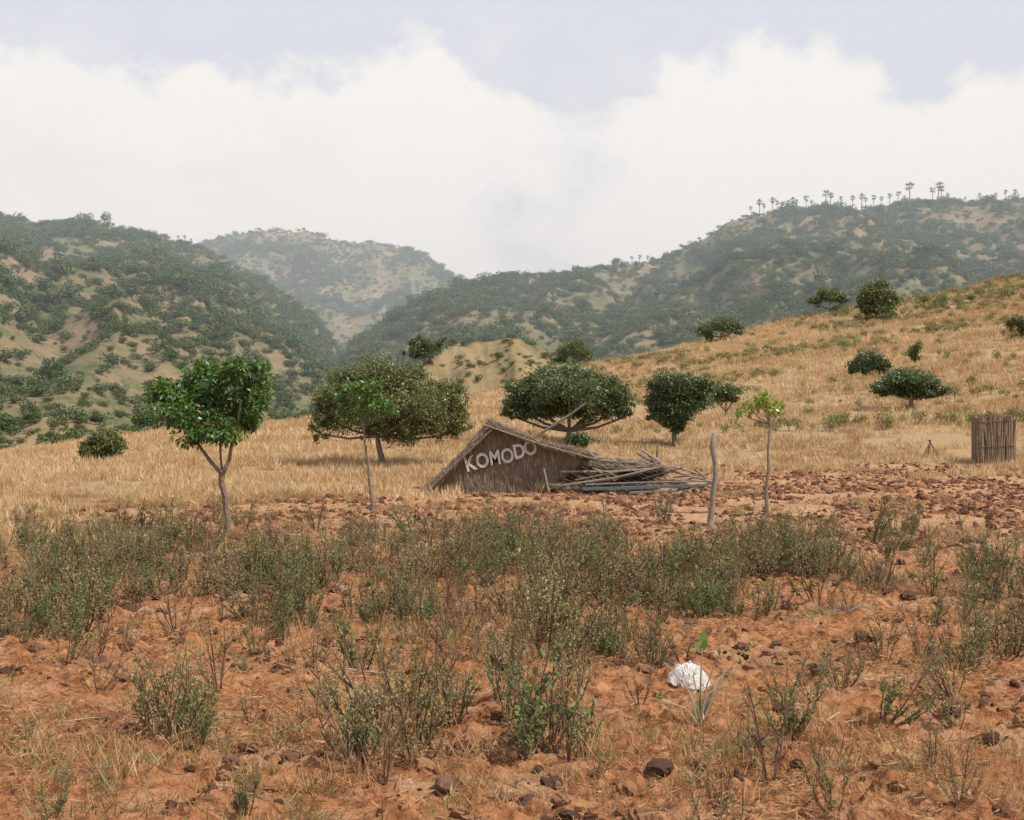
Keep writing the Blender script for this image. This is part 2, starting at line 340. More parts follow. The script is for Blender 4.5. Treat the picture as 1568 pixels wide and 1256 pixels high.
# ---- clods
import bmesh
M_clod=plainmat('soil_clod',(0.13,0.058,0.032),(0.46,0.235,0.12),14,0.95,0.9,None,.8)
M_stone=plainmat('dark_stone',(0.09,0.05,0.035),(0.26,0.145,0.095),14,0.95,0.9,None,.5)
def clodT(k,mat):
    bm=bmesh.new(); bmesh.ops.create_icosphere(bm,subdivisions=3,radius=1)
    for v in bm.verts:
        p=np.array(v.co); s=0.6+1.5*(fbm(p[0]*1.3+k*7+p[2]*.6,p[1]*1.3+p[2]*1.7+k,5,.65)+0.25); v.co*=float(s)
        v.co.z*=0.7
    me=bpy.data.meshes.new('clod_kind%d'%k); bm.to_mesh(me); bm.free(); me.materials.append(mat)
    return obj('clod_kind%d'%k,me,link=False)
x,y=samp(120000,5,60,0.44); g=1-grassmask(x,y); u_=CX+F*x/y
pr=g*np.clip(0.20+1.8*fbm(x/2.2,y/2.2+4,4,.6),0.03,0.85)*np.where((u_>700)&(y>24),1.1,1.0)
k=R.random(len(x))<pr; x,y=x[k],y[k]; n=len(x); s=0.010+0.062*R.random(n)**3.0+np.where(y>24,0.016+.05*R.random(n)**4,0)
scatter('soil_clods',[clodT(i,M_clod if i<7 else M_stone) for i in range(9)],np.stack([x,y,height(x,y)+s*0.15],1),srot(n,0.4),np.stack([s*uni(n,0.8,1.5),s*uni(n,0.8,1.5),s*uni(n,0.8,1.4)],1))
# ---- weeds
def weedmesh(name,mat,stems=9,h=0.6,leaf=0.028,nl=34,spread=0.2,br=4,up=1.0,wr=0.45):
    q=QB()
    for i in range(stems):
        a=random.random()*6.283; ln=h*random.uniform(0.4,1.08); sp=spread*random.uniform(0.2,1.0)
        b0=np.array([math.cos(a)*0.03,math.sin(a)*0.03,-0.03]); tip=np.array([math.cos(a)*sp,math.sin(a)*sp,ln])
        mid=(b0+tip)/2+np.array([random.gauss(0,.06),random.gauss(0,.06),-0.02]); mid[:2]+=tip[:2]*0.15
        def path(t): return (1-t)**2*b0+2*t*(1-t)*mid+t*t*tip
        q.tube([path(t) for t in(0,.33,.66,1)],[0.007,0.0055,0.004,0.0015],4,1,False)
        segs=[(path,0.25,1.0,nl)]
        for b in range(br):
            t=random.uniform(0.25,0.85); p0=path(t); a2=a+random.gauss(0,1.3); l2=ln*random.uniform(0.15,0.38)
            p1=p0+np.array([math.cos(a2)*l2*0.5,math.sin(a2)*l2*0.5,l2*0.85*up])
            q.tube([p0,(p0+p1)/2+np.array([0,0,-0.01]),p1],[0.004,0.0028,0.001],3,1,False)
            segs.append((lambda s,p0=p0,p1=p1:p0+(p1-p0)*s,0.15,1.0,int(nl*0.55)))
        for (pf,t0,t1,m) in segs:
            m=max(2,int(m*random.uniform(.3,1.4)))
            T=uni(m,t0,t1); C=np.array([pf(t) for t in T])+R.normal(size=(m,3))*leaf*0.5
            D=ndir(m,0.6); q.leaves(C+D*leaf*0.3,D,leaf*uni(m,0.6,1.4),leaf*wr*uni(m,0.7,1.3),0)
    return q.mesh(name,[mat,M_stem])
WG=[weedmesh('weed_green%d'%i,M_weedg,8,0.6,0.028,26,0.24,5) for i in range(4)]
WO=[weedmesh('weed_olive%d'%i,M_weed,8,0.58,0.024,24,0.30,5) for i in range(4)]
WB=[weedmesh('weed_dry%d'%i,M_weedb,8,0.55,0.020,13,0.28,6) for i in range(4)]
WS=[weedmesh('weed_sparse%d'%i,M_weed,6,0.62,0.032,9,0.28,6,0.8) for i in range(4)]
WC=[weedmesh('weed_broad%d'%i,M_weedg,7,0.6,0.040,13,0.26,5,0.7,0.5) for i in range(3)]
def wob(lst,nm): return [obj('%s_kind%d'%(nm,i),m,link=False) for i,m in enumerate(lst)]
clus=[(880,895,200,60,1.0),(1180,885,170,45,1.0),(200,870,150,40,.7),(420,905,90,60,.7),(70,940,120,50,.7),(780,850,120,30,.6),(1060,920,120,50,.9),(560,880,120,40,.3),(330,1000,120,70,.35),(860,1000,140,70,.7),(1330,880,90,35,.5),(1530,960,70,70,.5),(280,1130,110,50,.4),(1200,1120,170,70,.3),(600,1130,150,60,.35),(640,930,90,60,.5),(300,850,60,25,.6),(1400,1150,150,80,.25)]
x,y=samp(30000,6,29,0.44); u_=CX+F*x/y; v_=HY+EYE*F/y
pr=np.full(len(x),0.032)
for cx,cy,sx,sy,w in clus: pr=np.maximum(pr,0.36*w*np.exp(-((u_-cx)/sx)**2-((v_-cy)/sy)**2))
pr*=np.clip(0.45+4.0*fbm(x/1.3,y/1.3,4),0.0,1.6)*np.interp(y,[6,10,16,22,27],[0.6,0.75,0.9,0.65,.35])
rn=R.random(len(x)); k=rn<pr; x,y=x[k],y[k]; n=len(x); typ=R.random(n); s=(0.35+1.0*R.random(n)**1.6)*np.interp(y,[7,12,20],[0.8,0.95,1.05])
for nm,lst,lo,hi in (('green_weed_patch',wob(WG,'gweed'),0,.28),('olive_weed_patch',wob(WO,'oweed'),.28,.62),('dry_weed_patch',wob(WB,'dweed'),.62,.86),('sparse_weed_patch',wob(WS,'sweed'),.86,1.01)):
    k=(typ>=lo)&(typ<hi); m=k.sum(); scatter(nm,lst,np.stack([x[k],y[k],height(x[k],y[k])],1),srot(m,0.15),np.stack([s[k]]*3,1)*np.stack([uni(m,.9,1.3),uni(m,.9,1.3),uni(m,.8,1.1)],1))
big=[(835,1172,200,'C'),(560,1200,190,'S'),(265,1158,160,'O'),(432,962,115,'G'),(125,972,135,'O'),(845,1010,170,'O'),(1075,948,105,'G'),(1250,935,100,'O'),(1350,908,85,'B'),(1180,1195,170,'S'),(1530,1000,110,'O'),(640,1175,110,'S'),(780,1120,110,'C'),(900,1165,100,'C'),(335,1085,125,'S'),(40,985,105,'O'),(1415,1015,95,'B'),(380,1262,90,'G'),(1275,1250,120,'O'),(80,1262,80,'G'),(708,855,68,'O'),(840,865,80,'O'),(915,835,64,'O'),(320,850,66,'G'),(1430,1180,80,'S'),(1470,1240,100,'O'),(150,1085,90,'B'),(1100,1230,90,'B'),(690,985,90,'B'),(480,1040,80,'S'),(230,1140,120,'G'),(300,1170,110,'G'),(820,1150,130,'B'),(870,1180,100,'S'),(545,1190,150,'G'),(590,1205,120,'B'),(1200,1100,100,'S'),(1010,950,90,'O'),(1550,1015,120,'B'),(980,1100,70,'B'),(820,960,120,'O'),(870,985,130,'B'),(250,1165,140,'O'),(285,1150,120,'C'),(810,1175,150,'G'),(855,1170,160,'S')]
KD={'C':WC,'S':WS,'O':WO,'G':WG,'B':WB}
for px,py,hh,t in big:
    l=gat(px,py); me=random.choice(KD[t]); o=obj('weed_plant',me,l); s=hh/F*l.y/0.6; o.scale=(s*1.05,s*1.05,s); o.rotation_euler[2]=random.random()*6
def milk():
    q=QB(); 
    tips=[(-.22,0,.42),(-.12,.1,.3),(.02,.02,.62),(.12,-.05,.5),(.30,.05,.42),(.36,.1,.55),(.18,.1,.32),(-.3,-.05,.2),(-.05,0,.36),(.24,0,.3)]
    for t in tips:
        t=np.array(t); m=t*0.5+np.array([t[0]*-0.15,0,0.03]); q.tube([(0,0,-.04),m*0.5,m,t],[.012,.009,.006,.003],5,1,False)
        for i in range(3):
            D=ndir(1,0.8)[0]; q.leaves([t+D*0.02],[D],0.05,0.02,0)
    q.leaves([(0.02,-.01,.62),(0.03,-.02,.57),(-.02,-.02,.56)],[(0.05,0,1),(.2,0,1),(-.3,0,1)],[.13,.09,.09],[.07,.05,.05],0,np.array([[0.2,-1,0.1]]))
    return q.mesh('milkweed',[M_broad,plainmat('pale_stem',(0.26,0.23,0.13),(0.42,0.35,0.22),9,0.8,0)])
l=gat(1072,1130); obj('milkweed_plant',milk(),l)
# ---- trees
def conv(base,px,py,dy=0): 
    d=base.y; return np.array([(px-CX)/F*d-base.x, dy, EYE+(HY-py)/F*d-base.z])
def tree(name,bx,by,trunk,lobes,mat,nclump,nleaf,L,W,r0,flat=0.6,droop=0.0,bk=bark,shell=0.4,cl=0.3,sub=True,bend=True):
    b=gat(bx,by); q=QB(); sc=b.y/F
    T=[conv(b,px,py) for px,py in trunk]; T[0]=np.array([0,0,-0.1])
    n=len(T); q.tube(T,[r0*(1-0.45*i/max(n-1,1)) for i in range(n)],8,0,False)
    fork=T[-1]
    for lb in lobes:
        cx,cy,rx,ry=lb[:4]; dy=(lb[4] if len(lb)>4 else 0)
        c=conv(b,cx,cy,dy*sc); r=np.array([rx*sc,rx*sc*0.9,ry*sc]); w=rx*ry/sum(a[2]*a[3] for a in lobes)
        m=max(3,int(nclump*w)); st=fork
        hub=c-np.array([0,0,r[2]*0.25]); 
        q.tube([st,(st+hub)/2+np.array([0,0,-0.06*np.linalg.norm(hub-st)*(1 if bend else 0)]),hub],[r0*0.42,r0*0.3,r0*0.2],6,0,False)
        D=ndir(m,0.25); D/=np.linalg.norm(D,axis=1,keepdims=True); CC=c+D*r*uni(m,shell,0.95)[:,None]
        for ci in CC:
            if sub: q.tube([hub,(hub+ci)/2+R.normal(size=3)*0.04*r[0],ci],[r0*0.14,r0*0.09,r0*0.04],4,0,False)
            k=int(nleaf*uni(1,0.6,1.4)[0]); cr=cl*(r.mean())*uni(1,0.7,1.4)[0]
            P=R.normal(size=(k,3))*cr*np.array([0.62,0.62,0.62*flat]); C=ci+P
            dd=ndir(k); dd[:,2]-=droop; 
            q.leaves(C,dd,L*uni(k,0.6,1.3),W*uni(k,0.7,1.2),1,R.normal(size=(k,3))*0.7+np.array([0,0,1.0]) if droop<0.5 else None)
    return obj(name,q.mesh(name,[bk,mat]),b)
def vtree():
    b=gat(348,828); q=QB(); c=lambda x,y,dy=0:conv(b,x,y,dy)
    q.tube([(0,0,-.1),c(349,800),c(346,780),c(345,760),c(339,740),c(340,722)],[.075,.062,.054,.058,.055,.058],8,0,False)
    q.tube([c(341,727),c(322,706),c(306,684),c(292,660),c(275,630,.1)],[.042,.034,.03,.027,.02],7,0,False)
    q.tube([c(341,727),c(351,705),c(355,680),c(363,655),c(370,620,-.1)],[.042,.034,.03,.027,.02],7,0,False)
    q.tube([c(341,727),c(336,700,.1),c(334,670,.15),c(325,640,.1)],[.026,.023,.02,.018],6,0,False)
    lobes=[(252,608,34,28),(300,582,44,32),(345,577,42,30),(385,590,30,36),(322,612,50,32,8),(362,632,34,34),(280,635,38,26),(325,655,46,26),(398,615,18,26),(232,604,18,20),(305,665,34,18),(350,665,30,18),(275,612,40,26),(300,564,22,14),(370,562,22,14),(395,565,14,12),(262,635,24,18),(385,650,18,16)]
    sc=b.y/F
    for cx,cy,rx,ry,*dy in lobes:
        cc=c(cx,cy,random.uniform(-.45,.45)); r=np.array([rx*sc,rx*sc,ry*sc]); m=int(rx*ry/16)+4
        D=ndir(m,.1); CC=cc+D*r*uni(m,.3,1.0)[:,None]
        for ci in CC:
            q.tube([cc-np.array([0,0,.15]),ci],[.007,.004],4,0,False)
            k=12; out=ndir(k,-0.15); C=ci+out*0.075; q.leaves(C,out-np.array([0,0,.35]),uni(k,.08,.15),uni(k,.03,.05),1,np.array([0,0,1.])+0.6*R.normal(size=(k,3)))
    return obj('young_mango_tree',q.mesh('young_mango_tree',[barkred,M_broad]),b)
vtree()
def sapling(name,tr,lobes,mat,k,L,rad):
    b=gat(*tr[0]); q=QB(); c=lambda x,y,dy=0:conv(b,x,y,dy); sc=b.y/F
    P=[c(*p) for p in tr]; P[0]=np.array([0,0,-.1]); q.tube(P,[rad*(1-.6*i/(len(P)-1)) for i in range(len(P))],7,0,False)
    for cx,cy,rx,ry,m in lobes:
        cc=c(cx,cy,random.uniform(-.2,.2)); r=np.array([rx*sc,rx*sc,ry*sc]); q.tube([P[-1],(P[-1]+cc)/2-np.array([0,0,.04]),cc],[rad*.35,rad*.25,rad*.12],5,0,False)
        D=ndir(m,.2); CC=cc+D*r*uni(m,.2,.95)[:,None]
        for ci in CC:
            out=ndir(k,-.1); q.leaves(ci+out*L*.5,out-np.array([0,0,.3]),uni(k,.7,1.2)*L,uni(k,.32,.45)*L,1,np.array([0,0,1.])+.5*R.normal(size=(k,3)))
    return obj(name,q.mesh(name,[bark,mat]),b)
sapling('sapling_tree',[(571,790),(570,765),(566,740),(564,710),(559,680),(556,648)],[(555,612,38,26,50),(525,610,24,20,22),(590,622,26,18,24),(540,595,20,14,16),(575,596,22,12,16),(522,635,16,12,8),(603,632,12,10,6),(558,635,30,14,18)],M_broad,9,.13,.05)
sapling('young_teak_sapling',[(1175,792),(1173,750),(1177,720),(1176,690),(1179,650)],[(1150,625,22,10,10),(1180,625,20,10,12),(1165,612,26,9,12),(1193,630,12,10,7),(1133,632,10,6,4),(1172,606,14,5,5)],M_yel,7,.17,.05)
# acacias
tree('acacia_tree',585,717,[(585,717),(584,700),(580,684),(578,668)],[(530,600,52,42),(575,578,55,34),(625,598,50,40),(672,620,42,38),(500,632,32,34),(550,640,60,36),(630,652,52,32),(698,638,28,34),(690,600,30,22),(600,655,50,22),(490,660,20,20),(680,662,36,18),(560,600,60,40,40),(640,620,60,40,-40)],M_ac,560,80,.14,.055,.15,flat=.9,cl=.22,droop=.35)
tree('acacia_tree',872,682,[(868,684),(870,672),(872,660)],[(870,582,66,24),(810,604,44,26),(925,600,46,26),(795,622,28,20),(948,620,26,22),(870,612,70,26,20),(870,600,60,26,-50),(835,632,44,18),(905,630,44,20),(870,600,50,22,50),(790,636,22,14),(955,636,20,14)],M_acd,460,90,.16,.065,.20,flat=.6,cl=.24)
tree('acacia_tree',1035,684,[(1035,686),(1032,668),(1034,655)],[(1030,590,36,22),(1068,596,34,18),(1010,615,24,24),(1040,625,32,28),(1003,640,18,16),(1060,615,32,20),(1035,650,22,16),(1015,590,24,18)],M_acd,250,90,.15,.06,.15,flat=.7,cl=.26)
tree('acacia_tree',1110,641,[(1110,642),(1112,630)],[(1110,600,26,14),(1125,606,14,12),(1098,612,14,12)],M_ac,70,70,.17,.07,.12,cl=.3)
tree('acacia_tree',1395,629,[(1395,630),(1394,620),(1396,612)],[(1392,582,44,18),(1355,595,26,13),(1428,598,28,14),(1392,598,40,12,20)],M_acd,170,80,.19,.08,.17,flat=.45,cl=.3)
tree('umbrella_tree',1270,482,[(1270,484),(1271,474)],[(1270,453,26,10),(1248,462,14,8),(1292,460,14,8)],M_ac,60,70,.3,.12,.2,flat=.6,cl=.34)
tree('leafy_tree',1342,493,[(1342,496),(1342,482)],[(1342,452,26,24),(1325,465,17,18),(1362,462,17,20),(1342,475,28,16),(1350,440,14,12)],M_ac,120,80,.3,.14,.2,flat=.9,cl=.3)
tree('umbrella_tree',1103,524,[(1103,526),(1104,516)],[(1103,500,30,12),(1080,508,17,11),(1128,503,18,10),(1110,496,22,8)],M_acd,90,70,.28,.12,.2,flat=.55,cl=.3)
tree('umbrella_tree',878,562,[(878,566),(878,555)],[(878,538,30,16),(858,546,15,12),(898,544,18,12),(885,528,18,10)],M_ac,150,70,.28,.12,.2,flat=.8,cl=.3)
tree('hill_tree',650,556,[(650,560),(650,548)],[(640,530,18,16),(662,533,18,16),(628,542,12,10),(672,524,12,10),(650,545,20,8)],M_acd,60,60,.45,.2,.25,flat=.9,cl=.3)
tree('shrub',157,706,[(157,708),(157,700)],[(157,678,26,17),(137,690,18,14),(178,688,18,15),(160,694,34,10)],M_ac,100,80,.16,.07,.06,flat=.9,cl=.28)
tree('shrub',1330,580,[(1330,584),(1330,575)],[(1330,556,26,15),(1312,565,15,12),(1350,562,14,14)],M_acd,80,70,.22,.09,.08,flat=.9,cl=.28)
tree('shrub',1403,560,[(1403,562),(1403,552)],[(1403,536,9,14),(1400,548,8,10)],M_ac,24,60,.2,.09,.06,flat=.9,cl=.4)
tree('shrub',1560,520,[(1560,524),(1560,515)],[(1560,502,20,18),(1580,505,20,16)],M_ac,50,70,.25,.1,.08,flat=.9,cl=.3)
tree('shrub',880,688,[(880,690),(880,684)],[(885,674,20,9),(900,678,14,7)],M_acd,40,60,.15,.06,.04,flat=.9,cl=.35)
# slope bushes on field
x,y=samp(700,110,205,0.42); u_=CX+F*x/y; k=(u_>720)&(y<np.interp(u_,FIELD[0],FIELD[2])+12)&(fbm(x/20,y/20,2)>-0.03)&((R.random(len(x))<0.25)|((u_>1150)&(y>150))); x,y=x[k],y[k]; n=len(x); s=uni(n,.25,.9)
scatter('slope_bushes',[bushT(10+i,M_ac,700,.13) for i in range(3)],np.stack([x,y,height(x,y)],1),srot(n,.05),np.stack([s*1.2,s*1.2,s],1))
x,y=samp(20000,70,205,0.42); u_=CX+F*x/y
k=(u_>780)&(y<np.interp(u_,FIELD[0],FIELD[2])+5)&(R.random(len(x))<np.clip(.04+5*(fbm(x/14,y/7+3,5,.65)+0.24*sstep(1150,1500,u_)*sstep(140,165,y)+.03*sstep(110,160,y)-.03),.03,1)); x,y=x[k],y[k]; n=len(x); s=uni(n,.10,.50)
scatter('slope_scrub',[bushT(20+i,M_weed,260,.18) for i in range(3)],np.stack([x,y,height(x,y)],1),srot(n,.05),np.stack([s*1.0,s*1.0,s*1.3],1))
# ------------------------------------------------ hut
thatch=plainmat('weathered_thatch',(0.14,0.105,0.078),(0.34,0.26,0.19),6,0.95,0.4)
roofth=plainmat('roof_slope_thatch',(0.14,0.105,0.078),(0.32,0.25,0.18),6,0.95,0.4)  # thatch of both roof slopes, almost the same tone as the gable
bamboo=plainmat('old_bamboo',(0.11,0.082,0.058),(0.32,0.245,0.17),10,0.7,0.2)
greyw=plainmat('grey_wood',(0.14,0.112,0.092),(0.32,0.265,0.215),10,0.85,0.5,(1,1,4))
blueg=plainmat('faded_blue_board',(0.06,0.085,0.09),(0.12,0.15,0.16),5,0.8,0.1)
paint=plainmat('faded_white_letters',(0.46,0.42,0.37),(0.70,0.66,0.60),12,0.85,0.1)
hut=bpy.data.objects.new('collapsed_thatched_hut',None); hb=gat(760,757); hut.location=hb; scene.collection.objects.link(hut)
DH=hb.y
def W(px,py,dy=0): return np.array([(px-CX)/F*DH-hb.x, dy, EYE+(HY-py)/F*DH-hb.z])
def face(nm,G,off,mat,dpt=.08):
    bm=bmesh.new(); vs=[bm.verts.new(W(p[0],p[1],off)) for p in G]; f=bm.faces.new(vs); r=bmesh.ops.extrude_face_region(bm,geom=[f])
    for v in r['geom']:
        if isinstance(v,bmesh.types.BMVert): v.co.y+=dpt
    bmesh.ops.triangulate(bm,faces=bm.faces); bmesh.ops.recalc_face_normals(bm,faces=bm.faces)
    me=bpy.data.meshes.new(nm); bm.to_mesh(me); bm.free(); me.materials.append(mat); obj(nm,me,parent=hut)
def inpoly(x,y,P):
    c=False;j=len(P)-1
    for i in range(len(P)):
        if (P[i][1]>y)!=(P[j][1]>y) and x<(P[j][0]-P[i][0])*(y-P[i][1])/(P[j][1]-P[i][1])+P[i][0]: c=not c
        j=i
    return c
def straws(nm,G,off,n,dirf,l0,l1,w0,w1,mat,bleed=6):
    xs=[p[0] for p in G]; ys=[p[1] for p in G]; C=[];D=[]
    while len(C)<n:
        px=random.uniform(min(xs),max(xs)); py=random.uniform(min(ys),max(ys)+bleed)
        if inpoly(px,py,G) or (inpoly(px,py-bleed,G) and random.random()<.5):
            C.append(W(px,py)+np.array([0,off-0.015-0.06*random.random(),0])); D.append(dirf())
    q=QB(); q.leaves(C,D,uni(n,l0,l1),uni(n,w0,w1),0,np.array([[0,-1.,0.]])+.3*R.normal(size=(n,3)))
    obj(nm,q.mesh(nm,[mat]),parent=hut)
G=[(750,652),(700,704),(655,754),(705,756),(760,753),(810,749),(852,741),(872,715),(892,700),(872,690),(812,668)]
face('gable_wall',G,0,thatch)
straws('gable_straw',G,0,4200,lambda:(random.gauss(0.12,0.16),random.gauss(0,.04),-1),.25,.5,.012,.026,thatch)
G2=[(858,700),(900,704),(1014,716),(1012,726),(985,738),(900,744),(850,744),(845,725)]
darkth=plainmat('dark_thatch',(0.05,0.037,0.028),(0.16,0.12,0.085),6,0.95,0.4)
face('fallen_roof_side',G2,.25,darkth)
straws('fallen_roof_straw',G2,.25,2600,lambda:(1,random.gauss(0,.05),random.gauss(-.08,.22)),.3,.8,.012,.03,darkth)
def slab(nm,a,b,a2,b2,th,ns,mat,over=0.0):
    a,b,a2,b2=[np.array(v,float) for v in(a,b,a2,b2)]
    nn=np.cross(b-a,a2-a); nn/=np.linalg.norm(nn)
    if nn[2]<0: nn=-nn
    q=QB(); K=14; V=[]
    for s_ in (0,1):
        for i in range(K+1):
            for j in range(K+1):
                u=i/K;v=j/K; p=(a*(1-u)+b*u)*(1-v)+(a2*(1-u)+b2*u)*v
                p=p+nn*(th*(1-s_)+ (random.random()-.5)*.06)+np.array([0,0,-0.12*math.sin(math.pi*u)]); V.append(p)
    n1=(K+1)**2; Fc=[]
    for i in range(K):
        for j in range(K):
            A=i*(K+1)+j; Fc.append((A,A+1,A+K+2,A+K+1)); Fc.append((n1+A,n1+A+K+1,n1+A+K+2,n1+A+1))
    for i in range(K):
        for e in (0,K):
            A=i*(K+1)+e; B2=A+K+1; Fc.append((A,B2,n1+B2,n1+A)); A=e*(K+1)+i; B2=A+1; Fc.append((A,B2,n1+B2,n1+A))
    q.add(V,Fc)
    U=R.random(ns)[:,None]; Vv=(R.random(ns)**1.6)[:,None]; P=(a*(1-U)+b*U)*(1-Vv)+(a2*(1-U)+b2*U)*Vv+nn*(th+0.02)+np.array([0,0,-.12])*np.sin(np.pi*U)
    dr=(b-a)/np.linalg.norm(b-a); q.leaves(P,dr+0.22*R.normal(size=(ns,3)),uni(ns,.3,.7),uni(ns,.015,.035),0,nn+.35*R.normal(size=(ns,3)))
    m=ns//2; U=R.random(m)[:,None]; P=a*(1-U)+b*U+nn*uni(m,-.03,th+.03)[:,None]+np.array([0,-.02,0])+np.array([0,0,-.12])*np.sin(np.pi*U)
    q.leaves(P,dr+0.3*R.normal(size=(m,3))+np.array([0,-.25,-.25]),uni(m,.2,.5),uni(m,.012,.03),0,np.array([0,-1.,.4])+.4*R.normal(size=(m,3)))
    return obj(nm,q.mesh(nm,[mat]),parent=hut)
o3=np.array([0,-.35,0])
slab('left_roof_slope',W(752,650)+o3,W(646,758)+o3,W(762,668,4.2),W(665,757,4.2),.10,900,roofth)
slab('right_roof_slope',W(749,648)+o3,W(905,699)+o3,W(770,668,4.2),W(925,705,4.2),.08,1400,roofth)
slab('fallen_roof_panel',W(858,702,.1),W(1014,718,-.2),W(850,696,3.6),W(1000,710,3.4),.05,900,thatch)
slab('fallen_thatch_heap',W(845,748,-.2),W(1000,748,-.4),W(850,730,1.2),W(995,730,1.4),.10,1000,thatch)
q=QB()
def pole(x0,y0,d0,x1,y1,d1,r,mat=0):
    a=W(x0,y0,d0);b=W(x1,y1,d1); r*=.7; m=(a+b)/2+np.array([0,random.uniform(-.05,.05),random.uniform(-.07,.04)]); q.tube([a,a*.6+m*.4,m,b],[r,r,r*.9,r*.75],7,mat)
for p in [(862,742,-.5,1016,713,-.4,.05,0),(880,735,-.3,1012,708,-.1,.045,0),(858,722,-.2,1018,716,-.35,.05,1),(895,741,-.6,1082,736,-.5,.04,1),(985,690,.4,1018,712,.2,.06,1),(978,694,.6,1010,712,.3,.055,1),(990,688,.5,1004,708,.3,.05,0),(1000,706,.3,1090,738,-.5,.05,0),(1016,712,.2,1086,732,.3,.045,0),(1020,720,0,1092,727,.5,.035,1),(832,664,2.2,903,616,1.8,.065,1),(826,668,2.6,882,632,2.4,.035,0),(600,759,-.5,668,757,-.3,.06,1),(1011,702,1.,1012,675,1.,.035,0),(841,757,-.7,832,716,-.6,.05,1),(905,735,-.2,1000,722,.4,.05,0),(920,728,.6,1040,724,.6,.04,1),(870,748,-.4,960,744,-.6,.04,0),(1030,738,-.4,1060,745,-.8,.04,0),(757,654,-.4,648,760,-.45,.035,0),(740,650,-.42,912,703,-.45,.035,0),(1035,716,.8,1078,704,.9,.02,1),(640,762,-.7,610,763,-.2,.03,0)]:
    pole(*p)
for i in range(50):
    cx=random.uniform(870,1110); cy=random.uniform(722,751); a=random.gauss(0.1,.3); L=random.uniform(12,42)
    pole(cx-L*math.cos(a),min(754,cy-L*math.sin(a)),random.uniform(-.5,.2),cx+L*math.cos(a),min(754,cy+L*math.sin(a)),random.uniform(-.5,1),random.uniform(.015,.038),random.choice((0,0,1,2)))
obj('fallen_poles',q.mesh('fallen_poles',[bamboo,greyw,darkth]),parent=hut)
q=QB(); q.box(W(890,747,-.8),W(1076,742,-.6),.26,.07,0); q.box(W(960,752,-.9),W(1030,749,-1.),.2,.05,1); q.box(W(930,736,.0),W(1012,714,.0),.14,.10,1); q.box(W(1020,752,-.6),W(1088,740,-.1),.16,.04,2); q.box(W(900,738,-.5),W(980,726,-.3),.18,.04,2)
obj('fallen_boards',q.mesh('fallen_boards',[blueg,greyw,darkth]),parent=hut)
for i,(ch,px,py,ro) in enumerate([('K',720,711,16),('O',739,706,12),('M',758,702,9),('O',777,699,9),('D',795,692,12),('O',812,687,16)]):
    cu=bpy.data.curves.new('letter','FONT'); cu.body=ch; cu.size=.62; cu.extrude=.012; cu.offset=.018; cu.align_x='CENTER'; cu.align_y='CENTER'
    to=bpy.data.objects.new('tmp',cu); scene.collection.objects.link(to); bpy.context.view_layer.update()
    me=bpy.data.meshes.new_from_object(to.evaluated_get(bpy.context.evaluated_depsgraph_get())); bpy.data.objects.remove(to)
    me.materials.clear(); me.materials.append(paint)
    lo=obj('letter_%s_%d'%(ch.lower(),i+1),me,W(px,py,-.12),hut); lo.rotation_euler=(math.radians(90),math.radians(-ro),0); lo.scale=(.74 if ch!='M' else .68,.92,1)
# ------------------------------------------------ posts etc
def post(name,pts,r,mat):
    b=gat(*pts[0]); q=QB(); P=[conv(b,*p) for p in pts]; P[0]=np.array([0,0,-.15]); n=len(P)
    q.tube(P,[r*(1.05-.25*i/(n-1)+random.uniform(-.1,.1)) for i in range(n)],9,0); obj(name,q.mesh(name,[mat],True),b)
post('wooden_post',[(1088,815),(1088,795),(1091,775),(1092,755),(1096,730),(1095,708),(1091,685),(1094,664)],.062,greyw)
b=gat(1525,713); q=QB(); sc=b.y/F
for i in range(38):
    x0=(-27+54*i/37)*sc+random.gauss(0,.015); h=(74+random.uniform(-4,3))*sc; r_=random.uniform(.022,.036)
    q.tube([(x0,random.uniform(-.03,.03),-.05),(x0+random.gauss(0,.03),random.uniform(-.03,.03),h*.5),(x0+random.gauss(0,.04),random.uniform(-.03,.03),h)],[r_]*3,6,0)
    q.tube([(x0,.75+random.uniform(-.03,.03),-.05),(x0,.75,h*.97)],[.034,.032],6,0)
for j in range(12):
    for sx in(-27,27): 
        yy=.06*j+.03; q.tube([(sx*sc,yy,-.05),(sx*sc,yy,72*sc)],[.034,.034],6,0)
for zz in(.7,1.7): q.tube([(-27*sc,-.05,zz),(27*sc,-.05,zz+.05)],[.012,.012],5,0)
q.tube([(31*sc,0.1,-.05),(30*sc,.1,70*sc)],[.06,.05],7,0)
obj('bamboo_latrine_screen',q.mesh('bamboo_latrine_screen',[plainmat('brown_bamboo',(0.12,0.08,0.055),(0.30,0.22,0.15),7,.8,.2)]),b)
b=gat(1425,700); q=QB(); ap=conv(b,1424,677)
for e in((1410,702,-.3),(1437,700,-.2),(1426,700,.5)):
    a=conv(b,*e); a[2]=-.03; q.tube([a,ap+(ap-a)*.12],[.035,.03],6,0)
obj('stick_tripod',q.mesh('stick_tripod',[plainmat('dark_stick',(0.07,0.05,0.038),(0.18,0.13,0.1),10,.8,.1)]),b)
